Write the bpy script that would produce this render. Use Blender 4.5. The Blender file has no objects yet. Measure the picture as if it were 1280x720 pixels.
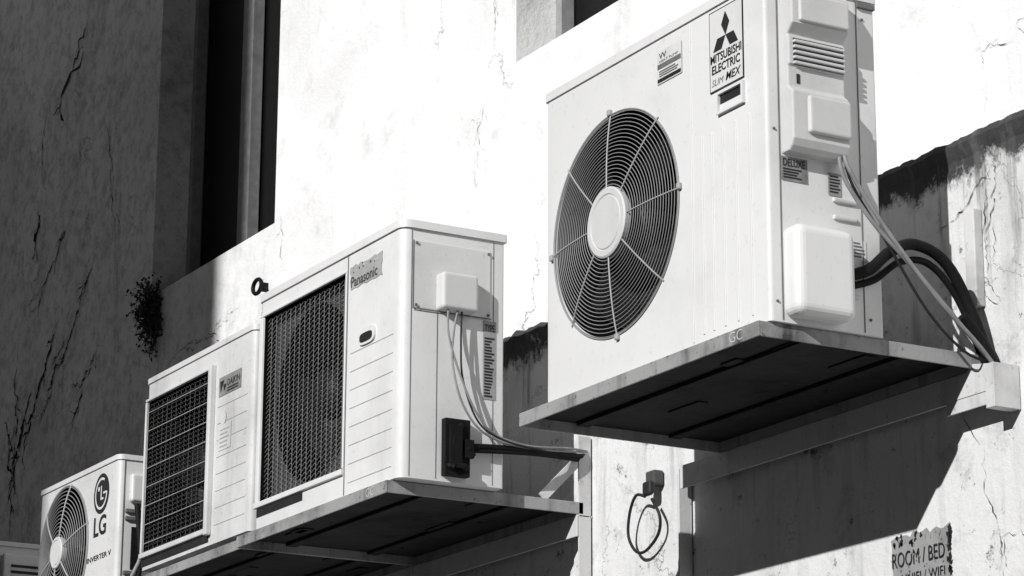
import bpy, math, random
import mathutils
from mathutils import Vector, Matrix
random.seed(7)
sc=bpy.context.scene
COL=sc.collection
sc.view_settings.view_transform='Standard'
sc.view_settings.look='None'
sc.view_settings.exposure=0

# ------------------------------------------------------------ materials
def newmat(name):
    m=bpy.data.materials.new(name);m.use_nodes=True
    nt=m.node_tree;b=nt.nodes['Principled BSDF']
    return m,nt,b
def ramp(nt,src,p0,p1,c0=0.0,c1=1.0):
    r=nt.nodes.new('ShaderNodeMapRange');r.inputs['From Min'].default_value=p0;r.inputs['From Max'].default_value=p1
    r.inputs['To Min'].default_value=c0;r.inputs['To Max'].default_value=c1
    nt.links.new(src,r.inputs['Value']);return r.outputs['Result']
def math_(nt,op,a,b):
    n=nt.nodes.new('ShaderNodeMath');n.operation=op
    for i,v in enumerate((a,b)):
        if isinstance(v,(int,float)): n.inputs[i].default_value=v
        else: nt.links.new(v,n.inputs[i])
    return n.outputs[0]
def noise(nt,vec,scale,detail=5,rough=.6,sc3=None,dist=0):
    if sc3:
        mp=nt.nodes.new('ShaderNodeMapping');mp.inputs['Scale'].default_value=sc3
        nt.links.new(vec,mp.inputs['Vector']);vec=mp.outputs[0]
    n=nt.nodes.new('ShaderNodeTexNoise');n.inputs['Scale'].default_value=scale;n.inputs['Detail'].default_value=detail
    n.inputs['Roughness'].default_value=rough;n.inputs['Distortion'].default_value=dist
    nt.links.new(vec,n.inputs['Vector']);return n.outputs['Fac']
def lerp(nt,a,b,f):
    n=nt.nodes.new('ShaderNodeMapRange');n.clamp=True
    nt.links.new(f,n.inputs['Value'])
    for s,v in (('To Min',a),('To Max',b)):
        if isinstance(v,(int,float)): n.inputs[s].default_value=v
        else: nt.links.new(v,n.inputs[s])
    return n.outputs['Result']
def gray(nt,v,sock):
    c=nt.nodes.new('ShaderNodeCombineColor')
    for i in range(3): nt.links.new(v,c.inputs[i])
    nt.links.new(c.outputs[0],sock)
def bump(nt,b,h,strength,dist=.01):
    n=nt.nodes.new('ShaderNodeBump');n.inputs['Strength'].default_value=strength;n.inputs['Distance'].default_value=dist
    nt.links.new(h,n.inputs['Height']);nt.links.new(n.outputs[0],b.inputs['Normal'])
def paint(name,base,dirt,amount=.5,rough=.45,spec=.4,metal=0,streak=9,bumps=.05,sk=.6):
    m,nt,b=newmat(name)
    pos=nt.nodes.new('ShaderNodeNewGeometry').outputs['Position']
    a=noise(nt,pos,3.0,7,.65)
    s=noise(nt,pos,1,4,.6,sc3=(streak,streak,.9))
    g=noise(nt,pos,60,3,.6)
    f1=ramp(nt,a,.48,.75,0,amount);f2=ramp(nt,s,.54,.74,0,amount*sk);f3=ramp(nt,g,.62,.72,0,amount*.6)
    f=math_(nt,'ADD',math_(nt,'ADD',f1,f2),f3)
    gray(nt,lerp(nt,base,dirt,f),b.inputs['Base Color'])
    nt.links.new(ramp(nt,a,.3,.7,rough-.08,rough+.15),b.inputs['Roughness'])
    b.inputs['Specular IOR Level'].default_value=spec;b.inputs['Metallic'].default_value=metal
    bump(nt,b,math_(nt,'ADD',math_(nt,'MULTIPLY',a,.6),math_(nt,'MULTIPLY',g,.15)),bumps,.02)
    return m
def flat(name,v,rough=.6,spec=.3):
    m,nt,b=newmat(name)
    pos=nt.nodes.new('ShaderNodeNewGeometry').outputs['Position']
    a=noise(nt,pos,25,4,.6)
    gray(nt,ramp(nt,a,.3,.7,v*.8,v*1.2),b.inputs['Base Color'])
    b.inputs['Roughness'].default_value=rough;b.inputs['Specular IOR Level'].default_value=spec
    return m
def wallmat(name,base,lower=False):
    m,nt,b=newmat(name)
    pos=nt.nodes.new('ShaderNodeNewGeometry').outputs['Position']
    sep=nt.nodes.new('ShaderNodeSeparateXYZ');nt.links.new(pos,sep.inputs[0])
    big=noise(nt,pos,1.1,9,.66,dist=.4)
    mid=noise(nt,pos,5,9,.75)
    st=noise(nt,pos,1,6,.65,sc3=(7,7,.7),dist=.3)
    grit=noise(nt,pos,16,8,.8)
    fine=noise(nt,pos,70,4,.7)
    # raw, dirtier plaster toward the far end, with some of its shade painted in
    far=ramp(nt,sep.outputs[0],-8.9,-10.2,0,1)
    f=math_(nt,'ADD',ramp(nt,big,.5,.72,0,.55),ramp(nt,st,.56,.74,0,.5))
    f=math_(nt,'ADD',f,ramp(nt,mid,.54,.68,0,.6))
    f=math_(nt,'ADD',f,ramp(nt,fine,.62,.74,0,.15))
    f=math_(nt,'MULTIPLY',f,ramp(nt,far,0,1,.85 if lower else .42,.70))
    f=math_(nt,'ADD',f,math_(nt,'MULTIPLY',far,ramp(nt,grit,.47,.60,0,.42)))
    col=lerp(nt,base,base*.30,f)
    # hairline cracks
    dv=nt.nodes.new('ShaderNodeVectorMath');dv.operation='MULTIPLY_ADD'
    nn=nt.nodes.new('ShaderNodeTexNoise');nn.inputs['Scale'].default_value=2.5;nn.inputs['Detail'].default_value=8;nn.inputs['Roughness'].default_value=.62
    nt.links.new(pos,nn.inputs['Vector']);nt.links.new(nn.outputs['Color'],dv.inputs[0]);dv.inputs[1].default_value=(.5,.5,.5);nt.links.new(pos,dv.inputs[2])
    mp=nt.nodes.new('ShaderNodeMapping');mp.inputs['Scale'].default_value=(1.4,1,.75);nt.links.new(dv.outputs[0],mp.inputs['Vector'])
    vo=nt.nodes.new('ShaderNodeTexVoronoi');vo.feature='DISTANCE_TO_EDGE';vo.inputs['Scale'].default_value=1.3 if lower else .9;nt.links.new(mp.outputs[0],vo.inputs['Vector'])
    cr=ramp(nt,vo.outputs['Distance'],.0032,.0006,0,1)
    mask=noise(nt,pos,1.7,3,.5)
    cr=math_(nt,'MULTIPLY',cr,ramp(nt,mask,.46 if lower else .52,.62,0,.75 if lower else .6))
    col=lerp(nt,col,.08,cr)
    if lower:
        # black mould creeping down from the broken ledge, and run-off stains
        md=noise(nt,pos,7,10,.8,sc3=(1,1,.8))
        zz=ramp(nt,sep.outputs[2],3.38,3.67,0,.70)
        mo=ramp(nt,math_(nt,'ADD',math_(nt,'MULTIPLY',md,.85),zz),.84,.93,0,.96)
        col=lerp(nt,col,.022,mo)
        pits=noise(nt,pos,9,10,.85)
        col=lerp(nt,col,.04,ramp(nt,pits,.575,.62,0,.85))
        dr=noise(nt,pos,1,6,.7,sc3=(16,16,1.2))
        col=lerp(nt,col,.10,math_(nt,'MULTIPLY',ramp(nt,dr,.54,.66,0,.8),ramp(nt,sep.outputs[2],2.9,3.6,.2,1)))
    gray(nt,col,b.inputs['Base Color'])
    b.inputs['Roughness'].default_value=.85;b.inputs['Specular IOR Level'].default_value=.2
    h=math_(nt,'ADD',math_(nt,'MULTIPLY',mid,.5),math_(nt,'MULTIPLY',fine,.07))
    h=math_(nt,'ADD',h,math_(nt,'MULTIPLY',grit,.14))
    h=math_(nt,'ADD',h,math_(nt,'MULTIPLY',cr,-.3))
    bump(nt,b,h,.6,.03)
    return m
WHITE=paint('aged_white_enamel',.64,.36,.36,sk=.2)
WHITE2=paint('cream_enamel',.65,.34,.40,sk=.3)
WHITE3=paint('off_white_enamel',.58,.28,.55,sk=.5)
COVER=paint('grey_white_plastic',.54,.3,.35,rough=.5)
GREYP=paint('grey_enamel',.30,.12,.6)
DKGREY=paint('dark_grey_plastic',.06,.02,.6)
WIRE=paint('painted_wire',.36,.10,.6,rough=.4)
RINGW=paint('dull_grille_wire',.26,.08,.6,rough=.45)
MESHW=paint('dusty_wire_mesh',.16,.05,.6,rough=.5)
SHROUD=flat('fan_shroud_plastic',.065,.7,.2)
DARKIN=flat('dark_interior',.005,.9,.05)
FANM=flat('fan_plastic',.011,.5,.15)
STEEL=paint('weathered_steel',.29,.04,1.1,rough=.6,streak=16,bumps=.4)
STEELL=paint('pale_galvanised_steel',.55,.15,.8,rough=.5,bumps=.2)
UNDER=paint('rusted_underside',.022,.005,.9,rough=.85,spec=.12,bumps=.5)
BLACK=flat('black_rubber',.008,.65,.12)
INK=flat('black_ink',.018,.6)
INKG=flat('faded_ink',.12,.6)
PAPER=paint('sticker_paper',.60,.32,.5,rough=.5)
PAPERG=paint('faded_sticker',.28,.10,.9,rough=.6)
PAPERL=paint('pale_faded_sticker',.36,.2,.8,rough=.6)
CABLE=flat('grey_cable',.22,.5)
CABLED=flat('dark_cable',.02,.5,.15)
SEAM=flat('dark_seam',.14,.7)  # dark grey of panel joints and edges
SEAML=flat('soft_seam',.38,.7)
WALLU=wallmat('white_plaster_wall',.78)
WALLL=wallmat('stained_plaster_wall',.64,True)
CRACK=flat('crack_dark',.035,.9,.05)
FRAME=flat('window_frame_metal',.26,.5)
GLASS=flat('dark_window_glass',.006,.35,.12)
LEAF=flat('leaf',.035,.6)
ASPH=flat('asphalt',.04,.9)
CONC=flat('pavement_concrete',.07,.9)
RENDER=paint('white_render',.80,.6,.4,rough=.9)

# ------------------------------------------------------------ mesh builder
class MB:
    def __init__(s): s.v=[];s.f=[];s.m=[];s.sm=[]
    def add(s,v,f,mi=0,smooth=False):
        o=len(s.v);s.v+= [tuple(p) for p in v]
        for q in f: s.f.append([i+o for i in q]);s.m.append(mi);s.sm.append(smooth)
    def box(s,x0,x1,y0,y1,z0,z1,mi=0):
        v=[(x,y,z) for x in(x0,x1) for y in(y0,y1) for z in(z0,z1)]
        s.add(v,[(0,1,3,2),(4,6,7,5),(0,4,5,1),(2,3,7,6),(0,2,6,4),(1,5,7,3)],mi)
    def prism(s,prof,z0,z1,mi=0,smooth=False):
        n=len(prof)
        v=[(x,y,z0) for x,y in prof]+[(x,y,z1) for x,y in prof]
        s.add(v,[tuple(range(n))[::-1],tuple(range(n,2*n))],mi)
        s.add(v,[(i,(i+1)%n,n+(i+1)%n,n+i) for i in range(n)],mi,smooth)
    def tube(s,pts,r,k=8,mi=0,closed=False,sub=6,cat=True):
        P=[Vector(p) for p in pts]
        if cat and len(P)>2:
            Q=[];n=len(P);rng=n if closed else n-1
            for i in range(rng):
                a=P[(i-1)%n] if closed or i>0 else P[0];b=P[i];c=P[(i+1)%n];d=P[(i+2)%n] if closed or i<n-2 else P[-1]
                for j in range(sub):
                    t=j/sub
                    Q.append(.5*((2*b)+(c-a)*t+(2*a-5*b+4*c-d)*t*t+(3*b-a-3*c+d)*t**3))
            if not closed: Q.append(P[-1])
            P=Q
        n=len(P);v=[];up=None
        for i in range(n):
            if closed: t=P[(i+1)%n]-P[i-1]
            else: t=P[min(i+1,n-1)]-P[max(i-1,0)]
            t.normalize()
            if up is None:
                up=Vector((0,1,0)) if abs(t.y)<.9 else Vector((0,0,1))
            a=t.cross(up)
            if a.length<1e-4: a=t.cross(Vector((1,0,.3)))
            a.normalize();b=a.cross(t);up=b
            for j in range(k):
                w=2*math.pi*j/k;v.append(P[i]+a*(r*math.cos(w))+b*(r*math.sin(w)))
        f=[]
        for i in range(n if closed else n-1):
            for j in range(k):
                f.append((i*k+j,i*k+(j+1)%k,((i+1)%n)*k+(j+1)%k,((i+1)%n)*k+j))
        s.add(v,f,mi,True)
        if not closed:
            s.add(v[:k],[tuple(range(k))],mi);s.add(v[-k:],[tuple(range(k))[::-1]],mi)
    def lathe(s,cx,cz,prof,n=64,mi=0,smooth=True):
        v=[];m=len(prof)
        for i in range(n):
            w=2*math.pi*i/n
            for r,y in prof: v.append((cx+r*math.cos(w),y,cz+r*math.sin(w)))
        f=[(i*m+j,i*m+j+1,((i+1)%n)*m+j+1,((i+1)%n)*m+j) for i in range(n) for j in range(m-1)]
        s.add(v,f,mi,smooth)
    def text(s,txt,plane,c,a0,a1,z0,z1,mi=0,bold=.015,shear=0):
        cu=bpy.data.curves.new('t','FONT');cu.body=txt;cu.offset=bold;cu.resolution_u=4;cu.shear=shear
        ob=bpy.data.objects.new('t',cu);COL.objects.link(ob)
        dg=bpy.context.evaluated_depsgraph_get();me=bpy.data.meshes.new_from_object(ob.evaluated_get(dg))
        xs=[q.co.x for q in me.vertices];ys=[q.co.y for q in me.vertices]
        X0,X1,Y0,Y1=min(xs),max(xs),min(ys),max(ys);v=[]
        for q in me.vertices:
            a=a0+(q.co.x-X0)/(X1-X0)*(a1-a0);z=z0+(q.co.y-Y0)/(Y1-Y0)*(z1-z0)
            v.append((a,c,z) if plane=='F' else (c,a,z))
        s.add(v,[tuple(p.vertices) for p in me.polygons],mi)
        bpy.data.objects.remove(ob);bpy.data.curves.remove(cu);bpy.data.meshes.remove(me)
    def obj(s,name,mats,parent=None,bevel=0,seg=2,label=None):
        if not isinstance(mats,(list,tuple)): mats=[mats]
        xs=list(zip(*s.v));c=Vector([(min(q)+max(q))/2 for q in xs])
        if parent is None: c.z=min(xs[2])
        me=bpy.data.meshes.new(name);me.from_pydata([tuple(Vector(p)-c) for p in s.v],[],s.f)
        for m in mats: me.materials.append(m)
        for p,mi,sm in zip(me.polygons,s.m,s.sm): p.material_index=mi;p.use_smooth=sm
        me.update()
        o=bpy.data.objects.new(name,me);COL.objects.link(o)
        W=Vector((0,0,0));q=parent
        while q: W+=q.location;q=q.parent
        o.location=c-W;o.parent=parent
        if bevel:
            md=o.modifiers.new('bevel','BEVEL');md.width=bevel;md.segments=seg;md.limit_method='ANGLE';md.angle_limit=math.radians(50)
        if label: o['label']=label
        return o
def boxes(name,mat,parent,lst,bevel=0,seg=2):
    for q in lst:
        b=MB();b.box(*q);b.obj(name,mat,parent,bevel,seg)
def thing(name,loc,label,cat,group=None):
    e=bpy.data.objects.new(name,None);e.empty_display_size=.1;COL.objects.link(e);e.location=loc
    e['label']=label;e['category']=cat
    if group: e['group']=group
    return e
def meta(o,label,cat,group=None):
    o['label']=label;o['category']=cat
    if group:o['group']=group
    return o
def boolean(o,cutter):
    md=o.modifiers.new('b','BOOLEAN');md.object=cutter;md.operation='DIFFERENCE';md.solver='EXACT'
    bpy.context.view_layer.update()
    dg=bpy.context.evaluated_depsgraph_get();me=bpy.data.meshes.new_from_object(o.evaluated_get(dg))
    o.modifiers.clear();o.data=me
    bpy.data.objects.remove(cutter)
def rrect(x0,x1,y0,y1,rf,rb=.006,n=5):
    P=[]
    for cx,cy,r,a in ((x1-rf,y0+rf,rf,-90),(x1-rb,y1-rb,rb,0),(x0+rb,y1-rb,rb,90),(x0+rf,y0+rf,rf,180)):
        for i in range(n+1):
            w=math.radians(a+90*i/n);P.append((cx+r*math.cos(w),cy+r*math.sin(w)))
    return P
def plate_hole(b,x0,x1,z0,z1,cx,cz,r,y,mi=0):
    ang=[2*math.pi*i/64 for i in range(64)]+[math.atan2(z-cz,x-cx)%(2*math.pi) for x in(x0,x1) for z in(z0,z1)]
    ang=sorted(ang);v=[];n=len(ang)
    for w in ang:
        c,s_=math.cos(w),math.sin(w);t=1e9
        if c>1e-9:t=min(t,(x1-cx)/c)
        if c<-1e-9:t=min(t,(x0-cx)/c)
        if s_>1e-9:t=min(t,(z1-cz)/s_)
        if s_<-1e-9:t=min(t,(z0-cz)/s_)
        v.append((cx+r*c,y,cz+r*s_));v.append((cx+t*c,y,cz+t*s_))
    b.add(v,[(2*i,2*i+1,(2*i+3)%(2*n),(2*i+2)%(2*n)) for i in range(n)],mi)
def fan_part(parent,cx,cz,y,r,n=3):
    b=MB()
    b.lathe(cx,cz,[(.0001,y-.05),(r*.27,y-.045),(r*.3,y),(r*.3,y+.06)],24)
    for k in range(n):
        a0=2*math.pi*k/n+.4;v=[];R=8;A=7
        for i in range(R+1):
            rr=r*(.28+.64*i/R)
            for j in range(A+1):
                w=a0+(j/A)*(1.25+.25*i/R)+.25*i/R
                v.append((cx+rr*math.cos(w),y-.03+.09*j/A,cz+rr*math.sin(w)))
        b.add(v,[(i*(A+1)+j,i*(A+1)+j+1,(i+1)*(A+1)+j+1,(i+1)*(A+1)+j) for i in range(R) for j in range(A)],0,True)
    return b.obj('fan',FANM,parent)
def round_grille(parent,cx,cz,y,r0,r1,nr,wire,dome=.03,spokes=8,rot=0.0,hubmat=None,sx=1.0):
    b=MB()
    def yy(r): return y-dome*(1-(r/r1)**3)
    for i in range(nr):
        r=r0+(r1-r0)*(i+.6)/nr
        b.tube([(cx+sx*r*math.cos(w),yy(r),cz+r*math.sin(w)) for w in [2*math.pi*j/72 for j in range(72)]],wire,5,closed=True,cat=False)
    b.tube([(cx+sx*r1*math.cos(w),y,cz+r1*math.sin(w)) for w in [2*math.pi*j/72 for j in range(72)]],wire*1.8,6,closed=True,cat=False)
    g=b.obj('fan_grille',RINGW,parent)
    for k in range(spokes):
        s=MB();w=rot+2*math.pi*k/spokes
        s.tube([(cx+sx*r*math.cos(w),yy(r)-.001,cz+r*math.sin(w)) for r in [r0*.9+(r1*1.03-r0*.9)*q/6 for q in range(7)]],wire*1.9,6,cat=False)
        s.obj('spoke',WIRE,g)
    h=MB();hr=r0
    h.lathe(cx,cz,[(hr,y-dome+.012),(hr,y-dome-.004),(hr*.95,y-dome-.007),(hr*.80,y-dome-.007),(hr*.77,y-dome-.004),(hr*.74,y-dome-.007),(.0002,y-dome-.007)],48,smooth=False)
    h.obj('hub_badge',hubmat or COVER,g)
    return g
def cavity(parent,kind,args,depth=.22):
    b=MB()
    if kind=='round':
        cx,cz,r,y=args;b.lathe(cx,cz,[(r,y),(r*.97,y+.05),(r*.97,y+depth),(.0002,y+depth)],64)
    else:
        x0,x1,z0,z1,y=args
        v=[(x,yy,z) for yy in(y,y+depth) for x,z in((x0,z0),(x1,z0),(x1,z1),(x0,z1))]
        b.add(v,[(0,1,5,4),(1,2,6,5),(2,3,7,6),(3,0,4,7),(4,5,6,7)])
    return b.obj('fan_housing',DARKIN,parent)
def cabinet(parent,x0,x1,y0,y1,z0,z1,rf,mat,hole):
    b=MB();b.prism(rrect(x0,x1,y0,y1,rf),z0,z1,0,True);o=b.obj('cabinet',mat,parent)
    bpy.context.view_layer.update()
    c=MB()
    if hole[0]=='round':
        _,cx,cz,r,d=hole;n=72
        v=[(cx+r*math.cos(2*math.pi*i/n),yy,cz+r*math.sin(2*math.pi*i/n)) for yy in(y0-.1,y0+d) for i in range(n)]
        c.add(v,[tuple(range(n)),tuple(range(n,2*n))[::-1]]+[(i,i+n,(i+1)%n+n,(i+1)%n) for i in range(n)])
    else:
        _,a0,a1,b0,b1,d=hole;c.box(a0,a1,y0-.1,y0+d,b0,b1)
    boolean(o,c.obj('cut',mat))
    me=o.data
    for p in me.polygons: p.use_smooth=True
    me.set_sharp_from_angle(angle=math.radians(35))
    return o
def lines(b,plane,c,a0,a1,z0,z1,n,h,mi=0,jit=.0):
    for i in range(n):
        z=z0+(z1-z0)*(i+.5)/n;e=a1-random.random()*jit*(a1-a0)
        if plane=='F': b.add([(a0,c,z-h),(e,c,z-h),(e,c,z+h),(a0,c,z+h)],[(0,1,2,3)],mi)
        else: b.add([(c,a0,z-h),(c,e,z-h),(c,e,z+h),(c,a0,z+h)],[(0,1,2,3)],mi)
def rectF(b,y,x0,x1,z0,z1,mi=0): b.add([(x0,y,z0),(x1,y,z0),(x1,y,z1),(x0,y,z1)],[(0,1,2,3)],mi)
def rectS(b,x,y0,y1,z0,z1,mi=0): b.add([(x,y0,z0),(x,y1,z0),(x,y1,z1),(x,y0,z1)],[(0,1,2,3)],mi)
AG='outdoor units mounted along the wall'

# ------------------------------------------------------------ large unit (nearest)
M=thing('air_conditioner',(-5.165,-.46,3.125),'tall white outdoor unit with one round fan and vented side cover','air conditioner',AG)
FX=-5.32
cabinet(M,-5.64,-4.69,-.61,-.31,3.125,3.903,.010,WHITE,('round',FX,3.505,.271,.24))
b=MB();b.prism(rrect(-5.645,-4.685,-.615,-.305,.014),3.903,3.925,0,True);b.obj('lid',WHITE,M,bevel=.004)
cavity(M,'round',(FX,3.505,.2709,-.608),.22)
fan_part(M,FX,3.505,-.53,.265,4)
round_grille(M,FX,3.505,-.612,.086,.275,20,.00115,dome=.018,spokes=8,rot=math.pi/2+.04,sx=1.02)
for k in range(4):
    w=math.pi/2*k+.05+math.pi/2
    x,z=FX+.286*math.cos(w),3.505+.280*math.sin(w);boxes('grille_clip',WIRE,M,[(x-.007,x+.007,-.620,-.609,z-.008,z+.008)],.003)
b=MB()
for x in (-4.945,-4.905,-4.86,-4.81,-4.755): b.box(x-.0035,x+.0035,-.6125,-.609,3.15,3.61)
b.box(-4.99,-4.985,-.6125,-.609,3.14,3.895)
b.obj('pressed_rib',WHITE,M,bevel=.0015)
b=MB();y=-.6125
rectF(b,y,-4.905,-4.770,3.700,3.893,1);rectF(b,y-.0006,-4.902,-4.773,3.703,3.890,0)
cx,cz,s=-4.838,3.822,.033
for d in (90,210,330):
    a=math.radians(d);q=[(cx,cz)]
    for w,l in ((a-math.pi/6,s),(a,s*math.sqrt(3)),(a+math.pi/6,s)): q.append((cx+l*math.cos(w),cz+l*math.sin(w)))
    b.add([(p[0],y-.0015,p[1]) for p in q],[(0,1,2,3)],1)
b.text('MITSUBISHI','F',y-.0015,-4.899,-4.776,3.767,3.788,1,.022)
b.text('ELECTRIC','F',y-.0015,-4.894,-4.782,3.741,3.762,1,.022)
b.text('SLIM','F',y-.0015,-4.895,-4.848,3.713,3.728,2,-.01,.3)
b.text('MEX','F',y-.0015,-4.840,-4.779,3.713,3.732,1,.01,.3)
b.obj('brand_sticker',[PAPER,INK,INKG],M)
b=MB();rectF(b,y,-5.125,-5.02,3.79,3.87,0)
rectF(b,y-.0008,-5.122,-5.023,3.826,3.838,2);rectF(b,y-.0008,-5.122,-5.023,3.793,3.802,1)
b.text('VV','F',y-.0008,-5.115,-5.085,3.85,3.864,1);b.text('HEAT PUMP','F',y-.0008,-5.115,-5.035,3.841,3.847,2,0)
lines(b,'F',y-.0008,-5.115,-5.03,3.805,3.822,3,.0015,2,.3)
b.obj('energy_sticker',[PAPER,INK,INKG],M)
b=MB();b.box(-4.873,-4.768,-.619,-.609,3.640,3.646);b.box(-4.873,-4.768,-.619,-.609,3.686,3.692)
b.box(-4.873,-4.866,-.619,-.609,3.646,3.686);b.box(-4.775,-4.768,-.619,-.609,3.646,3.686)
b.box(-4.866,-4.775,-.6115,-.609,3.646,3.664);b.box(-4.866,-4.775,-.6118,-.609,3.664,3.686,1)
b.obj('grip_recess',[WHITE,INK],M)
b=MB();b.box(-4.692,-4.6885,-.579,-.577,3.13,3.90);b.box(-4.692,-4.6885,-.362,-.360,3.13,3.90);b.obj('panel_seam',SEAM,M)
# stepped wiring cover: side profile (x outwards, z) extruded along y
b=MB()
prof=[(-4.70,3.505),(-4.662,3.505),(-4.652,3.515),(-4.644,3.53),(-4.644,3.640),(-4.660,3.652),(-4.660,3.700),(-4.655,3.705),(-4.655,3.768),(-4.662,3.774),(-4.640,3.796),(-4.640,3.872),(-4.652,3.892),(-4.662,3.898),(-4.70,3.898)]
def stepped(b,prof,y0,y1):
    n=len(prof);v=[(x,yy,z) for yy in(y0,y1) for x,z in prof]
    b.add(v,[tuple(range(n)),tuple(range(n,2*n))[::-1]]+[(i,i+n,(i+1)%n+n,(i+1)%n) for i in range(n)])
stepped(b,prof,-.572,-.418)
u=b.obj('wiring_cover',COVER,M,bevel=.004,seg=2)
b=MB();b.box(-4.646,-4.632,-.535,-.421,3.545,3.632);b.obj('raised_panel',COVER,u,bevel=.009,seg=3)
b=MB();b.box(-4.642,-4.632,-.555,-.421,3.800,3.866);b.obj('raised_panel',COVER,u,bevel=.007,seg=3)
b=MB();rectS(b,-4.6542,-.56,-.425,3.702,3.765);b.obj('vent_gap',INK,u)
boxes('vent_louvre',COVER,u,[(-4.657,-4.6475,-.56,-.425,3.704+i*.0125,3.7105+i*.0125) for i in range(5)],.0015)
b=MB();b.box(-4.661,-4.6585,-.549,-.541,3.662,3.684);b.obj('keyhole',INK,u)
b=MB();b.box(-4.70,-4.632,-.577,-.418,3.135,3.338);b.obj('pipe_cover',WHITE2,M,bevel=.022,seg=5)
x=-4.6885
b=MB();rectS(b,x,-.574,-.505,3.445,3.500,0);lines(b,'S',x+.0006,-.570,-.52,3.45,3.475,4,.0018,1,.5);b.text('DELUXE','S',x+.0006,-.57,-.512,3.478,3.496,1,.02)
b.obj('rating_label',[PAPERG,INK],M,label='small grey rating label with dark print')
b=MB();rectS(b,x,-.45,-.415,3.43,3.482,0);lines(b,'S',x+.0006,-.447,-.418,3.435,3.478,6,.0018,1,.4);b.obj('rating_label',[PAPERG,INK],M)
b=MB();rectS(b,x,-.395,-.352,3.292,3.338,0);lines(b,'S',x+.0006,-.392,-.355,3.296,3.334,5,.002,1,.4);b.obj('rating_label',[PAPER,INKG],M)
boxes('side_louvre',COVER,M,[(-4.692,-4.683,-.44,-.375,z,z+.012) for z in (3.415,3.375,3.20)],.004)
boxes('screw',INKG,M,[(-4.693,-4.686,yy-.003,yy+.003,z-.003,z+.003) for yy,z in ((-.592,3.87),(-.592,3.17),(-.345,3.86),(-.345,3.16),(-.40,3.50),(-.592,3.56))],.002)
b=MB();b.box(-4.70,-4.682,-.36,-.312,3.886,3.897);b.obj('lid_clip',INKG,M)

# ------------------------------------------------------------ middle unit (square mesh grille)
P=thing('air_conditioner',(-6.85,-.47,3.085),'white outdoor unit with wavy square mesh grille and side panel','air conditioner',AG)
cabinet(P,-7.315,-6.385,-.626,-.31,3.085,3.775,.028,WHITE2,('rect',-7.275,-6.725,3.165,3.725,.22))
b=MB();b.prism(rrect(-7.32,-6.378,-.632,-.304,.034),3.775,3.797,0,True);b.obj('lid',WHITE2,P,bevel=.005,seg=3)
cavity(P,'rect',(-7.2749,-6.7251,3.1651,3.7249,-.624),.20)
b=MB();plate_hole(b,-7.2745,-6.7255,3.1655,3.7245,-7.0,3.445,.262,-.585);b.obj('fan_shroud',SHROUD,P)
b=MB();b.tube([(-7.0+.262*math.cos(w),-.587,3.445+.262*math.sin(w)) for w in [2*math.pi*j/64 for j in range(64)]],.004,6,closed=True,cat=False);b.obj('shroud_ring',SHROUD,P)
fan_part(P,-7.0,3.445,-.52,.25,3)
def mesh_grille(parent,x0,x1,z0,z1,y,n,amp,period,wire,mat,bars=0,barmat=None,vert=9):
    b=MB()
    for i in range(n):
        z=z0+(z1-z0)*(i+.5)/n;pts=[];m=int((x1-x0)/period*2)
        for j in range(m+1): pts.append((x0+(x1-x0)*j/m,y,z+(amp if j%2 else -amp)))
        b.tube(pts,wire,4,cat=False)
    for j in range(vert):
        x=x0+(x1-x0)*(j+.5)/vert;b.tube([(x,y+.004,z0),(x,y+.004,z1)],wire*.9,4,cat=False)
    o=b.obj('front_grille',mat,parent)
    for i in range(bars):
        c=MB();z=z0+(z1-z0)*(i+.5)/bars;c.tube([(x0,y-.004,z),(x1,y-.004,z)],wire*1.3,5,cat=False)
        c.obj('grille_bar',barmat,o)
    return o
mesh_grille(P,-7.275,-6.725,3.167,3.723,-.612,38,.0045,.032,.0015,MESHW,vert=17)
b=MB();b.box(-6.716,-6.712,-.6275,-.624,3.09,3.775)
b.box(-7.29,-6.98,-.6275,-.624,3.122,3.146,1)  # dark bottom slot, with the shadow under the lip painted black
b.obj('panel_seam',[SEAM,INK],P)
b=MB()
for i in range(8):
    z=3.12+i*.052
    b.box(-6.69,-6.43,-.6272,-.624,z,z+.0020)
b.obj('pressed_groove',SEAML,P)
b=MB();b.box(-7.30,-6.72,-.636,-.624,3.148,3.165);b.box(-7.30,-6.72,-.631,-.624,3.725,3.734);b.box(-6.725,-6.718,-.631,-.624,3.165,3.725);b.box(-7.30,-7.277,-.631,-.624,3.165,3.725)
b.obj('grille_frame',WHITE2,P,bevel=.003)
b=MB()
q=[]
for i in range(12): q.append((-6.70+.2*i/12,-.6275,3.737+random.uniform(-.006,.002)))
for i in range(5): q.append((-6.50+random.uniform(-.008,.003),-.6275,3.737-.069*i/5))
for i in range(12): q.append((-6.50-.2*i/12,-.6275,3.668+random.uniform(-.003,.006)))
for i in range(5): q.append((-6.70+random.uniform(-.003,.006),-.6275,3.668+.067*i/5))
b.add(q,[tuple(range(len(q)))[::-1]],0)
b.text('Panasonic','F',-.6283,-6.692,-6.53,3.674,3.705,1,.015)
for k in range(16):
    cx,cz,r=random.uniform(-6.69,-6.52),random.uniform(3.715,3.732),random.uniform(.003,.007);b.add([(cx-r,-.6281,cz),(cx,-.6281,cz-r*.6),(cx+r,-.6281,cz+r*.2),(cx,-.6281,cz+r*.7)],[(0,1,2,3)],random.choice((1,2)))
b.obj('brand_sticker',[PAPERL,DKGREY,COVER],P,label='peeling grey sticker')
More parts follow.
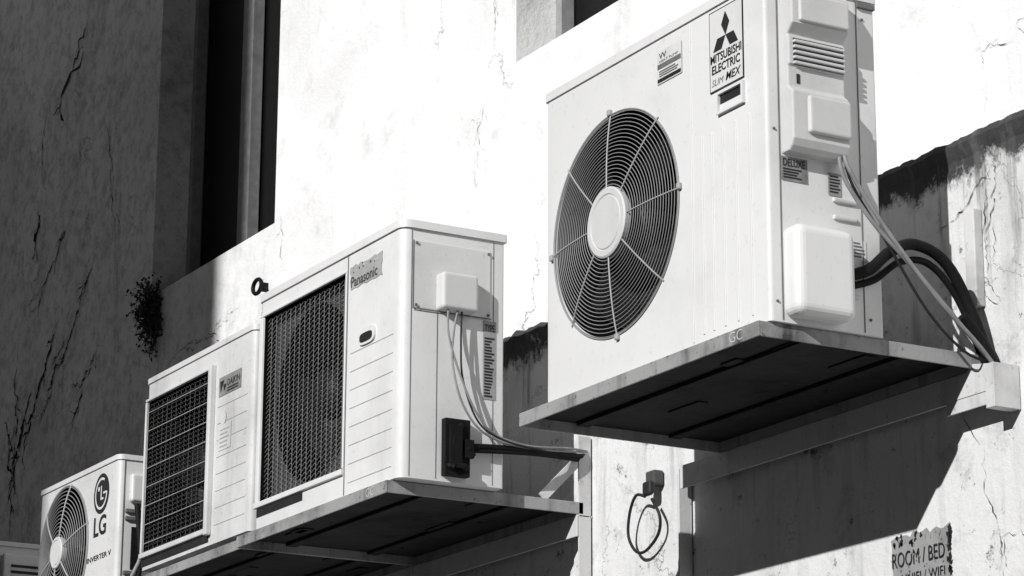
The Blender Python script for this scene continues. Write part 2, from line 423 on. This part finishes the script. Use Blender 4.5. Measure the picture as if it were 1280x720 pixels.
def oval(b,cx,cz,rx,rz,y,mi,yb):
    v=[];n=24
    for i in range(n):
        w=2*math.pi*i/n;c,s_=math.cos(w),math.sin(w)
        px=(abs(c)**.6)*(1 if c>0 else -1);pz=(abs(s_)**.6)*(1 if s_>0 else -1)
        v.append((cx+rx*px,y,cz+rz*pz))
    b.add(v,[tuple(range(n))],mi)
    v2=[(p[0],yb,p[2]) for p in v]
    b.add(v+v2,[(i,(i+1)%n,n+(i+1)%n,n+i) for i in range(n)],mi)
b=MB();oval(b,-6.585,3.515,.050,.024,-.632,0,-.62);oval(b,-6.585,3.511,.038,.013,-.6335,1,-.62)
b.obj('grip_recess',[WHITE2,INK],P)
b=MB();b.box(-6.386,-6.3815,-.592,-.355,3.552,3.742);pl_=b.obj('service_panel',WHITE3,P,bevel=.002)
boxes('screw',INKG,pl_,[(-6.384,-6.377,yy-.003,yy+.003,z-.003,z+.003) for yy in(-.585,-.362) for z in(3.56,3.734)])
b=MB();b.box(-6.382,-6.3805,-.595,-.352,3.549,3.5515);b.box(-6.382,-6.3805,-.595,-.593,3.552,3.742);b.obj('panel_edge',SEAM,P)
b=MB();b.box(-6.39,-6.342,-.523,-.412,3.552,3.656);b.obj('wiring_cover',COVER,P,bevel=.010,seg=4)
b=MB();b.box(-6.388,-6.3842,-.598,-.596,3.09,3.77);b.box(-6.388,-6.3842,-.518,-.516,3.09,3.55);b.box(-6.388,-6.3842,-.345,-.343,3.09,3.77);b.obj('panel_seam',SEAM,P)
b=MB();rectS(b,-6.3835,-.375,-.336,3.325,3.545);lines(b,'S',-6.3827,-.372,-.340,3.33,3.50,20,.0024,1,.5);b.text('TYPE','S',-6.3827,-.371,-.341,3.515,3.535,1)
b.obj('rating_label',[PAPERG,INK],P)
b=MB()
b.box(-6.386,-6.362,-.500,-.425,3.10,3.255);b.box(-6.364,-6.350,-.490,-.455,3.12,3.235);b.box(-6.364,-6.352,-.445,-.418,3.15,3.20)
for k in range(10):
    y0,z0=-.49+random.random()*.06,3.11+random.random()*.11
    b.tube([(-6.375,y0,z0),(-6.360+random.uniform(-.01,.008),y0+random.uniform(-.015,.02),z0+random.uniform(-.02,.03)),(-6.362+random.uniform(-.01,.010),y0+random.uniform(-.01,.02),z0+random.uniform(.0,.05))],.004+random.random()*.005,7,sub=4)
b.obj('valve_block',BLACK,P,bevel=.003)

# ------------------------------------------------------------ third unit (dark barred grille)
D=thing('air_conditioner',(-7.77,-.47,3.095),'low white outdoor unit with dark barred square grille','air conditioner',AG)
cabinet(D,-8.18,-7.345,-.626,-.32,3.095,3.705,.02,WHITE3,('rect',-8.165,-7.645,3.15,3.645,.22))
b=MB();b.prism(rrect(-8.185,-7.340,-.631,-.315,.024),3.705,3.722,0,True);b.obj('lid',WHITE3,D,bevel=.004)
cavity(D,'rect',(-8.1649,-7.6451,3.1501,3.6449,-.624),.20)
fan_part(D,-7.90,3.395,-.52,.235,3)
mesh_grille(D,-8.165,-7.645,3.152,3.643,-.618,34,.003,.02,.0013,DKGREY,8,WIRE,vert=14)
b=MB();b.box(-7.645,-7.622,-.645,-.624,3.125,3.655);b.box(-8.175,-7.645,-.638,-.624,3.132,3.15);b.box(-8.175,-7.645,-.634,-.624,3.645,3.655);b.box(-8.175,-8.166,-.634,-.624,3.15,3.645)
b.obj('grille_frame',WHITE3,D,bevel=.004)
b=MB();b.box(-8.17,-7.64,-.6275,-.624,3.106,3.130);b.obj('bottom_gap',INK,D)
b=MB();rectF(b,-.6275,-7.595,-7.43,3.545,3.605,0)
b.add([(-7.585,-.6285,3.592),(-7.555,-.6285,3.592),(-7.58,-.6285,3.558)],[(0,1,2)],1);b.add([(-7.56,-.6287,3.578),(-7.535,-.6287,3.578),(-7.553,-.6287,3.558)],[(0,1,2)],1)
b.text('DAIKIN','F',-.6285,-7.53,-7.44,3.57,3.59,1,.0);lines(b,'F',-.6285,-7.53,-7.45,3.55,3.566,2,.002,1)
b.obj('brand_sticker',[PAPERG,INK],D)
b=MB();rectF(b,-.6275,-7.585,-7.495,3.375,3.455,0);b.lathe(-7.555,3.475,[(.0002,-.628),(.022,-.628)],20,0);lines(b,'F',-.6285,-7.575,-7.505,3.38,3.445,5,.0022,1,.3)
b.obj('energy_sticker',[PAPER,SEAML],D)
b=MB()
for i in range(8): b.box(-7.60,-7.38,-.6272,-.624,3.15+i*.052,3.1520+i*.052)
b.obj('pressed_groove',SEAML,D)

# ------------------------------------------------------------ fourth unit (round fan, circular face emblem)
G=thing('air_conditioner',(-8.77,-.47,2.96),'small white outdoor unit with round fan and circular emblem','air conditioner',AG)
cabinet(G,-9.14,-8.40,-.626,-.32,2.96,3.503,.02,WHITE3,('round',-8.885,3.262,.228,.2))
b=MB();b.prism(rrect(-9.145,-8.395,-.631,-.315,.024),3.503,3.52,0,True);b.obj('lid',WHITE3,G,bevel=.004)
cavity(G,'round',(-8.885,3.262,.2279,-.624),.19)
fan_part(G,-8.885,3.262,-.55,.22,3)
round_grille(G,-8.885,3.262,-.628,.055,.232,13,.0016,dome=.02,spokes=6,rot=.3)
b=MB();y=-.6275
cx,cz=-8.548,3.412
b.lathe(cx,cz,[(.0002,y),(.068,y)],40,0)
v=[];K=36
for i in range(K+1):
    w=math.radians(0-300*i/K);v+=[(cx+.054*math.cos(w),y-.0008,cz+.054*math.sin(w)),(cx+.046*math.cos(w),y-.0008,cz+.046*math.sin(w))]
b.add(v,[(2*i,2*i+1,2*i+3,2*i+2) for i in range(K)],1)
rectF(b,y-.0009,cx-.004,cx+.004,cz-.022,cz+.026,1);rectF(b,y-.0009,cx+.004,cx+.022,cz-.022,cz-.015,1);rectF(b,y-.0009,cx+.018,cx+.048,cz-.004,cz+.003,1)
b.lathe(cx-.022,cz+.018,[(.0002,y-.0009),(.008,y-.0009)],14,1)
b.obj('emblem',[INK,PAPER],G)
b=MB();b.text('LG','F',y,-8.605,-8.495,3.270,3.338,0,.02);b.obj('brand_lettering',INK,G)
b=MB();b.text('INVERTER V','F',y,-8.655,-8.44,3.190,3.208,0,.01);b.obj('model_lettering',INK,G)
b=MB();b.box(-8.402,-8.372,-.590,-.40,3.36,3.455);b.obj('wiring_cover',WHITE3,G,bevel=.01,seg=3)
boxes('side_louvre',INKG,G,[(-8.402,-8.39,-.600,-.36,z,z+.014) for z in (3.325,3.30,3.12)],.003)
b=MB();b.box(-8.402,-8.398,-.607,-.605,2.98,3.50);b.obj('panel_seam',SEAM,G)
b=MB();b.box(-8.402,-8.394,-.575,-.40,3.14,3.28);b.obj('valve_panel',BLACK,G)

# ------------------------------------------------------------ fifth unit (shaded, mostly its side)
E=thing('air_conditioner',(-10.1,-.47,2.9),'grey shaded outdoor unit with vented service side','air conditioner',AG)
cabinet(E,-10.50,-9.72,-.62,-.31,2.90,3.425,.02,WHITE3,('round',-10.2,3.16,.2,.2))
cavity(E,'round',(-10.2,3.16,.1999,-.618),.19)
round_grille(E,-10.2,3.16,-.622,.06,.203,12,.0018,dome=.02,spokes=6)
b=MB();b.prism(rrect(-10.505,-9.715,-.625,-.305,.022),3.425,3.442,0,True);b.obj('lid',WHITE3,E,bevel=.004)
b=MB();b.box(-9.722,-9.69,-.56,-.36,3.16,3.395);ev=b.obj('wiring_cover',WHITE3,E,bevel=.008)
boxes('vent_gap',INK,ev,[(-9.691,-9.688,-.53,-.385,3.30+i*.022,3.31+i*.022) for i in range(3)])
b=MB();b.box(-9.691,-9.688,-.50,-.42,3.18,3.26);b.obj('dark_panel',DKGREY,ev)
b=MB();b.box(-9.722,-9.718,-.335,-.33,2.92,3.42);b.box(-9.722,-9.718,-.585,-.58,2.92,3.42);b.obj('panel_seam',INK,E)

# ------------------------------------------------------------ shelves
def shelf(name,x0,x1,y0,z1,label,code=None,rail=None,post=None,strut=None,h=.030):
    t=thing(name,((x0+x1)/2,-.01,z1-h),label,'shelf','steel shelves carrying the outdoor units')
    b=MB()
    w=.035
    b.box(x0,x1,y0,y0+.005,z1-h,z1);b.box(x1-.005,x1,y0+.005,-.03,z1-h,z1);b.box(x0,x0+.005,y0+.005,-.03,z1-h,z1)
    b.box(x0+.005,x1-.005,y0+.005,y0+w,z1-.004,z1-.001);b.box(x0+.005,x1-.005,-.05,-.03,z1-h,z1-.001)
    b.obj('edge_angle',STEEL,t,bevel=.0015)
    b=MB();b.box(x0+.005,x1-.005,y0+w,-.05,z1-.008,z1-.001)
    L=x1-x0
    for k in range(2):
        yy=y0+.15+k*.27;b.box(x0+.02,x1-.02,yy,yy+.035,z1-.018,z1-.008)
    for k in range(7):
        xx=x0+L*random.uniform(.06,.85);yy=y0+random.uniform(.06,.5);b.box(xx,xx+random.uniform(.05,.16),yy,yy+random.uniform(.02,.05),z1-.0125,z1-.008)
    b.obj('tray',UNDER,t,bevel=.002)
    if code:
        b=MB();b.text('GC','F',y0-.0012,code,code+.05,z1-h+.006,z1-.005,0,-.01);b.obj('chalk_mark',STEELL,t)
    if rail:
        a0,a1=rail;b=MB()
        b.box(a0,a1,-.052,-.046,z1-h-.062,z1-h-.001);b.box(a0,a1,-.046,-.002,z1-h-.007,z1-h-.001)
        b.obj('wall_rail',STEELL,t,bevel=.0015)
    for xx,zt,zb in post or []:
        b=MB()
        b.box(xx-.030,xx+.030,-.012,-.006,zb,zt);b.box(xx+.024,xx+.030,-.045,-.012,zb,zt)
        b.obj('upright',STEELL,t,bevel=.001)
    for (p,q) in strut or []:
        b=MB();d=(Vector(q)-Vector(p)).normalized();n_=Vector((1,0,0))*.003;m_=d.cross(n_).normalized()*.014
        v=[Vector(e)+s1*n_+s2*m_ for e in(p,q) for s1 in(-1,1) for s2 in(-1,1)]
        b.add(v,[(0,1,3,2),(4,6,7,5),(0,4,5,1),(2,3,7,6),(0,2,6,4),(1,5,7,3)]);b.obj('brace',STEELL,t)
    return t
shelf('shelf',-5.73,-4.70,-.635,3.124,'grey steel angle shelf bolted to the wall under tall unit',-4.81,(-5.91,-4.64),[(-5.955,3.085,1.9)],h=.034)
shelf('shelf',-7.40,-6.43,-.640,3.083,'grey steel angle shelf with pale upright at the wall',-6.55,(-7.40,-6.43),[(-6.46,3.27,2.75)],[((-6.436,-.02,3.225),(-6.436,-.16,3.085))],h=.034)
shelf('shelf',-8.20,-7.405,-.625,3.080,'grey steel angle shelf under the barred grille unit',None,(-8.2,-7.41),None)
shelf('shelf',-9.20,-8.36,-.640,2.958,'grey steel angle shelf under the round fan unit',None,(-9.2,-8.36),None)
shelf('shelf',-10.55,-9.68,-.640,2.898,'grey steel angle shelf in the shade under a unit',None,(-10.5,-9.68),None)
b=MB();b.add([(-4.80,-.060,3.03),(-4.615,-.060,3.03),(-4.615,-.060,3.085),(-4.70,-.060,3.10)],[(0,1,2,3)])
b.box(-4.64,-4.61,-.075,-.002,2.985,3.085);b.box(-4.80,-4.64,-.058,-.0535,3.0,3.085)
meta(b.obj('bracket_plate',STEELL,None,bevel=.001),'pale bent steel end plate bolted at the rail end','bracket')

# ------------------------------------------------------------ cables and pipes
def cable(name,pts,r,mat,label,cat='cable',group=None,k=8):
    b=MB();b.tube(pts,r,k);return meta(b.obj(name,mat),label,cat,group)
CG='cables running from the large unit to the wall'
cable('cable',[(-4.66,-.44,3.515),(-4.655,-.43,3.46),(-4.65,-.36,3.37),(-4.65,-.24,3.27),(-4.655,-.10,3.15),(-4.665,-.02,3.09)],.0050,CABLE,'grey cable sagging from the wiring cover to the wall',group=CG)
cable('cable',[(-4.655,-.43,3.515),(-4.648,-.415,3.47),(-4.645,-.33,3.36),(-4.64,-.20,3.22),(-4.65,-.08,3.13),(-4.66,-.01,3.07)],.0048,CABLE,'grey cable sagging from the wiring cover to the wall',group=CG)
cable('cable',[(-4.66,-.425,3.515),(-4.66,-.405,3.45),(-4.655,-.32,3.33),(-4.65,-.22,3.19),(-4.65,-.12,3.11),(-4.67,-.02,3.10)],.0032,CABLED,'thin dark cable hanging beside the grey ones',group=CG)
PG='black insulated pipes'
cable('pipe',[(-4.68,-.41,3.25),(-4.67,-.36,3.268),(-4.67,-.30,3.318),(-4.685,-.22,3.350),(-4.69,-.13,3.32),(-4.69,-.06,3.21),(-4.68,-.015,3.07)],.0130,BLACK,'thick black insulated pipe arching to the wall','pipe',PG,12)
cable('pipe',[(-4.68,-.41,3.225),(-4.68,-.34,3.250),(-4.69,-.26,3.305),(-4.70,-.17,3.315),(-4.70,-.09,3.24),(-4.70,-.02,3.09)],.008,BLACK,'black insulated pipe beneath the thicker one','pipe',PG,12)
cable('pipe',[(-4.68,-.10,3.20),(-4.68,-.06,3.16),(-4.675,-.035,3.12),(-4.67,-.015,3.07)],.015,BLACK,'short black insulation wrap at the wall','pipe',PG,12)
CP='cables running from the middle unit to the wall'
cable('cable',[(-6.355,-.50,3.555),(-6.35,-.50,3.48),(-6.345,-.47,3.38),(-6.345,-.42,3.28),(-6.35,-.36,3.225),(-6.36,-.25,3.205),(-6.39,-.10,3.220),(-6.44,-.005,3.23)],.0032,CABLE,'grey cable looping from the side cover to the wall',group=CP)
cable('cable',[(-6.355,-.47,3.555),(-6.35,-.485,3.49),(-6.345,-.49,3.40),(-6.34,-.46,3.29),(-6.345,-.39,3.22),(-6.36,-.27,3.20),(-6.39,-.12,3.21),(-6.44,-.005,3.23)],.0032,CABLE,'grey cable looping from the side cover to the wall',group=CP)
cable('cable',[(-6.36,-.455,3.555),(-6.355,-.46,3.47),(-6.35,-.455,3.36),(-6.345,-.41,3.25),(-6.35,-.33,3.21),(-6.37,-.2,3.20),(-6.44,-.005,3.22)],.0028,CABLED,'thin dark cable looping from the side cover',group=CP)
cable('pipe',[(-6.37,-.43,3.185),(-6.365,-.36,3.19),(-6.37,-.25,3.195),(-6.40,-.12,3.205),(-6.45,-.005,3.215)],.008,BLACK,'black insulated pipe behind the middle unit','pipe',PG,12)
cable('pipe',[(-6.37,-.41,3.175),(-6.365,-.33,3.18),(-6.38,-.2,3.19),(-6.45,-.005,3.205)],.006,BLACK,'black insulated pipe behind the middle unit','pipe',PG,12)
cable('cable',[(-8.37,-.57,3.35),(-8.36,-.565,3.28),(-8.355,-.555,3.17),(-8.36,-.54,3.06),(-8.38,-.3,2.98),(-8.4,-.005,3.0)],.010,BLACK,'black cable on the side of the small unit')
cable('cable',[(-8.37,-.545,3.35),(-8.355,-.54,3.26),(-8.35,-.56,3.17),(-8.36,-.575,3.06),(-8.37,-.35,2.99),(-8.4,-.005,3.02)],.007,CABLE,'grey cable on the side of the small unit')
H=thing('hanging_cable',(-6.10,-.04,3.02),'dark cable loop hanging from a small junction box','cable')
b=MB();b.box(-6.105,-6.060,-.035,-.004,3.070,3.11);b.obj('junction_box',DKGREY,H,bevel=.005)
b=MB();b.box(-6.10,-6.060,-.050,-.034,3.040,3.08);b.obj('socket',INK,H,bevel=.008,seg=3)
b=MB();b.tube([(-6.09,-.045,3.04),(-6.135,-.045,3.05),(-6.175,-.04,3.01),(-6.190,-.035,2.95),(-6.160,-.03,2.905),(-6.110,-.03,2.90),(-6.05,-.03,2.935),(-6.035,-.035,2.98),(-6.065,-.04,3.03)],.0042)
b.obj('loop',CABLED,H)
b=MB();cx,cz=-7.395,3.853
b.tube([(cx+.030*math.cos(w),-.60,cz+.022*math.sin(w)) for w in [2*math.pi*j/20 for j in range(20)]],.0065,6,closed=True,cat=False)
b.tube([(cx+.028,-.60,cz-.006),(-7.335,-.60,3.838),(-7.318,-.598,3.81),(-7.312,-.595,3.79)],.006,6)
b.box(-7.352,-7.332,-.609,-.591,3.826,3.85)
meta(b.obj('hook',BLACK),'small black ring hook on top of the middle unit','hook')

# ------------------------------------------------------------ building
BLD=thing('building',(-6,.3,0),'old white plastered building wall with cracked stained ledge','building')
YU=.17
XW=-12.75
op=[(-10.17,-8.98,4.59,6.3),(-7.17,-6.0,4.645,6.3),(-3.9,-2.7,4.65,6.3)]
b=MB()
xs=sorted(set([XW,8]+[q for o in op for q in o[:2]]));zs=sorted(set([3.55,9.5]+[q for o in op for q in o[2:]]))
def inop(x,z): return any(o[0]<x<o[1] and o[2]<z<o[3] for o in op)
for i in range(len(xs)-1):
    for j in range(len(zs)-1):
        if not inop((xs[i]+xs[i+1])/2,(zs[j]+zs[j+1])/2): rectF(b,YU,xs[i],xs[i+1],zs[j],zs[j+1])
for x0,x1,z0,z1 in op:
    for x in(x0,x1): rectS(b,x,YU,.48,z0,z1)
    for z in(z0,z1): b.add([(x0,YU,z),(x1,YU,z),(x1,.48,z),(x0,.48,z)],[(0,1,2,3)])
b.add([(XW,YU,9.5),(8,YU,9.5),(8,8,9.5),(XW,8,9.5)],[(0,1,2,3)]);rectS(b,XW,YU,8,0,9.5);rectS(b,8,YU,8,0,9.5);rectF(b,8,XW,8,0,9.5)
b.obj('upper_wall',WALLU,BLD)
b=MB()
n=1600;xa=XW;xb=4.0;v=[]
for i in range(n+1):
    x=xa+(xb-xa)*i/n
    nz=mathutils.noise.noise(Vector((x*1.5,0,0)))*.003+mathutils.noise.fractal(Vector((x*18,3,0)),.8,2.1,5)*.007
    chip=max(0,mathutils.noise.noise(Vector((x*9,11,0)))-.3)*.02
    zt=3.668+nz-chip
    ny=mathutils.noise.fractal(Vector((x*12,7,0)),.8,2,5)*.006
    dip=abs(mathutils.noise.noise(Vector((x*14,9,1))))*.012
    v+= [(x,0,0),(x,0,3.0),(x,0,zt-.055),(x,-.006+ny*.4,zt-.040),(x,-.012+ny,zt-.020),(x,.0+ny+dip,zt),(x,.06,zt+.006),(x,.20,zt+.010)]
m=8
b.add(v,[(i*m+j,(i+1)*m+j,(i+1)*m+j+1,i*m+j+1) for i in range(n) for j in range(m-1)],0,False)
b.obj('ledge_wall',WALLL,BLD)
b=MB();b.box(XW-6,XW-.002,-4.2,8,.14,9.3);b.obj('bounce_wall',RENDER,BLD)  # added out of view to bounce sunlight onto the shaded far wall
def window(x0,x1,z0,z1,mull,yf=.345):
    y=yf
    b=MB();w=.035
    b.box(x0,x0+w,y-.03,y+.02,z0,z1);b.box(x1-w,x1,y-.03,y+.02,z0,z1);b.box(x0+w,x1-w,y-.03,y+.02,z0,z0+w);b.box(x0+w,x1-w,y-.03,y+.02,z1-w,z1)
    for m_ in mull: b.box(m_-.05,m_+.05,y-.035,y+.015,z0+w,z1-w)
    W=b.obj('window',FRAME,BLD,bevel=.003)
    b=MB();b.box(x0+w,x1-w,y+.022,y+.03,z0+w,z1-w);b.obj('pane',GLASS,W)
window(-10.17,-8.98,4.59,6.3,[-9.60])
window(-7.17,-6.0,4.645,6.3,[-6.4])
window(-3.9,-2.7,4.65,6.3,[-3.3])
b=MB()
def crack(x,z,dx,dz,n,w,y=YU-.003,branch=.2):
    px,pz=x,z;ang=math.atan2(dz,dx);st=math.hypot(dx,dz)/n
    pts=[(px,pz)]
    a=ang
    for i in range(n):
        a=ang+random.gauss(0,.6);px+=st*math.cos(a);pz+=st*math.sin(a);pts.append((px,pz))
        if random.random()<branch and n>6: crack(px,pz,dx*.25*random.uniform(.5,1)+random.gauss(0,.05),dz*.25*random.uniform(.3,1)+random.gauss(0,.05),max(4,n//3),w*.6,y,0)
    v=[]
    for i,(p,q) in enumerate(pts):
        t=i/len(pts);ww=w*(.15+.9*math.sin(math.pi*t))*random.choice((.15,.5,.9,1.3))
        a=ang+math.pi/2;v+=[(p+ww*math.cos(a),y,q+ww*math.sin(a)),(p-ww*math.cos(a),y,q-ww*math.sin(a))]
    b.add(v,[(2*i,2*i+1,2*i+3,2*i+2) for i in range(len(pts)-1)])
crack(-11.75,4.75,.05,-.95,40,.006)
crack(-11.55,4.5,-.25,-.55,28,.010)
crack(-11.25,4.75,-.35,-.6,32,.010,branch=.25)
crack(-10.85,4.9,-.6,-.55,40,.007,branch=.25)
crack(-11.45,5.75,.35,.35,18,.010)
crack(-11.62,5.35,-.05,-.35,14,.011)
crack(-11.5,5.9,.02,-.5,20,.004)
crack(-10.75,5.6,.1,-.9,40,.003);crack(-11.9,4.4,.3,-.35,24,.008,branch=.3)
crack(-11.1,5.2,-.5,-.35,26,.005,branch=.3);crack(-10.7,4.5,-.4,-.4,26,.005,branch=.3)
crack(-7.32,5.1,-.03,-.45,36,.0014);crack(-7.36,4.6,-.14,-.30,24,.0011)
crack(-10.2,4.22,.9,.12,44,.0022,branch=.2)
crack(-8.92,4.6,.02,-.2,16,.0014)
crack(-8.7,5.4,.02,.08,6,.005)
crack(-4.95,3.95,.3,.03,22,.0009);crack(-4.72,4.0,.2,.06,22,.0009)
crack(-4.70,3.6,-.03,-.5,40,.0013,-.003,.2);crack(-4.88,3.45,.25,.1,26,.0012,-.003,.2);crack(-4.62,3.6,-.08,-.3,24,.0012,-.003)
crack(-4.74,2.92,.05,-.3,26,.0012,-.003);crack(-4.82,3.2,.06,-.2,16,.0018,-.003)
cr_=b.obj('crack',CRACK,BLD);cr_['kind']='stuff'

b=MB();b.box(-4.752,-4.716,-.026,-.0005,3.245,3.475)
meta(b.obj('wall_strip',STEELL,None,bevel=.003),'pale vertical metal strip left on the stained wall','strip')
# torn notice
b=MB();y=-.004
base=[]
x0,x1,z0,z1=-5.09,-4.87,2.55,2.778
for i in range(18): base.append((x0+(x1-x0)*i/18,z1+random.uniform(-.014,.003)))
for i in range(10): base.append((x1+random.uniform(-.010,.002),z1-(z1-z0)*i/10))
base+= [(x1,z0),(x0,z0)]
for i in range(1,10): base.append((x0+random.uniform(-.002,.01),z0+(z1-z0)*i/10))
b.add([(p[0],y,p[1]) for p in base],[tuple(range(len(base)))[::-1]],0)
def patch(cx,cz,r,mi=1,yo=0):
    q=[];n=11
    for i in range(n):
        w=2*math.pi*i/n;rr=r*random.uniform(.3,1.3);q.append((cx+rr*math.cos(w)*.7,y-.0012-.0001*mi-yo,cz+rr*math.sin(w)))
    b.add(q,[tuple(range(n))],mi)
b.text('ROOM / BED','F',y-.0025,x0+.006,x1-.020,2.700,2.735,1,.0)
b.text('UNIFI / WIFI','F',y-.0025,x0+.04,x1-.022,2.660,2.682,1,-.005)
for k in range(14): patch(random.uniform(x0+.01,x1-.09),random.uniform(2.743,2.774),.008)
for k in range(6): patch(random.uniform(x0,x1),random.uniform(2.58,2.64),.010)
for k in range(12): patch(x1-.006+random.uniform(-.006,.006),random.uniform(2.66,2.77),.009)
for k in range(10): patch(random.uniform(x0,x1-.01),random.uniform(2.74,2.77),.006,0)
for k in range(26): patch(random.uniform(x0,x1-.02),random.uniform(2.655,2.737),.0035,0,.002)
meta(b.obj('notice',[PAPERG,INK,INKG]),'torn grey paper notice with dark lettering on the wall','notice')

# ------------------------------------------------------------ plant in the sill corner
T=thing('plant',(-10.12,.16,4.5),'dark scruffy weed tuft growing from the window corner','plant')
b=MB();st=MB()
for k in range(80):
    th=random.uniform(0,2*math.pi);el=random.uniform(-1.4,.8)
    L=random.uniform(.04,.14)
    d=Vector((math.cos(th)*math.cos(el)*.95,-abs(math.sin(th))*math.cos(el)*.7,math.sin(el)*1.1))
    p0=Vector((-10.11+random.uniform(-.05,.05),.16,4.52+random.uniform(-.07,.06)));p1=p0+d*L*.6;p2=p0+d*L+Vector((0,0,-.03*random.random()))
    st.tube([p0,p1,p2],.0016,3,sub=3)
    for j in range(18):
        c=p0.lerp(p2,random.uniform(.1,1.05))+Vector([random.gauss(0,.010) for _ in range(3)])
        a=Vector([random.gauss(0,1) for _ in range(3)]).normalized()*random.uniform(.012,.026);w=a.cross(Vector([random.gauss(0,1) for _ in range(3)]));w=w.normalized()*.006 if w.length>0 else Vector((.004,0,0))
        b.add([c,c+a*.5+w,c+a,c+a*.5-w],[(0,1,2,3)])
o=b.obj('leaf',LEAF,T);o['kind']='stuff';o=st.obj('stem',LEAF,T);o['kind']='stuff'

# ------------------------------------------------------------ surroundings
b=MB()
b.add([(-400,-400,0),(400,-400,0),(400,400,0),(-400,400,0)],[(0,1,2,3)])
g=b.obj('ground',ASPH);g['kind']='structure'
b=MB();b.box(XW,8,-1.6,-.002,.004,.13);g=b.obj('pavement',CONC);g['kind']='structure'
DY=12.0
XC=-9.48+.466*(DY+.17)
NB=thing('building',(XC-2.2,-DY-2,0),'plain grey slim multi-storey block across the lane','building')
b=MB();b.box(XC-3.8,XC,-DY-4,-DY,.001,13.2);b.obj('wall',paint('grey_render',.3,.15,.6,rough=.9),NB)
for i in range(2):
    for j in range(4):
        x=XC-1.0-i*1.8;z=1.2+j*3.0;Y=-DY
        b=MB();b.box(x-.5,x+.5,Y-.01,Y+.03,z,z+.06);b.box(x-.5,x+.5,Y-.01,Y+.03,z+1.44,z+1.5);b.box(x-.5,x-.44,Y-.01,Y+.03,z+.06,z+1.44);b.box(x+.44,x+.5,Y-.01,Y+.03,z+.06,z+1.44);b.box(x-.03,x+.03,Y-.01,Y+.03,z+.06,z+1.44)
        w=b.obj('window',FRAME,NB)
        b=MB();b.box(x-.44,x+.44,Y-.01,Y+.01,z+.06,z+1.44);b.obj('pane',GLASS,w)

# ------------------------------------------------------------ light
sd=Vector((.466,-1,.49))
L=bpy.data.lights.new('sun','SUN');L.energy=5.0;L.angle=math.radians(.5);L.color=(1,.995,.985)
lo=bpy.data.objects.new('sun',L);COL.objects.link(lo);lo.rotation_euler=(-sd).to_track_quat('-Z','Y').to_euler();lo.location=(5,-10,8)
w=bpy.data.worlds.new('World');sc.world=w;w.use_nodes=True;nt=w.node_tree
sky=nt.nodes.new('ShaderNodeTexSky');sky.sky_type='NISHITA';sky.sun_disc=False
sky.sun_elevation=math.atan2(.49,1.103);sky.sun_rotation=math.radians(155)
bw=nt.nodes.new('ShaderNodeRGBToBW');nt.links.new(sky.outputs[0],bw.inputs[0])
bg=nt.nodes['Background'];nt.links.new(bw.outputs[0],bg.inputs[0]);bg.inputs[1].default_value=.008

# ------------------------------------------------------------ camera
yaw=math.radians(60.48668);pit=math.radians(15.60955);rol=math.radians(.266)
fw=Vector((-math.sin(yaw)*math.cos(pit),math.cos(yaw)*math.cos(pit),math.sin(pit)))
r0=Vector((math.cos(yaw),math.sin(yaw),0));u0=r0.cross(fw)
r=r0*math.cos(rol)+u0*math.sin(rol);u=-r0*math.sin(rol)+u0*math.cos(rol)
cam=bpy.data.cameras.new('camera');co=bpy.data.objects.new('camera',cam);COL.objects.link(co)
R=Matrix((r,u,-fw)).transposed()
co.matrix_world=Matrix.Translation((0,-3.9,1.6)) @ R.to_4x4()
cam.sensor_width=36;cam.lens=3457.46/1280*36;cam.clip_end=1500;cam.clip_start=.05
sc.camera=co
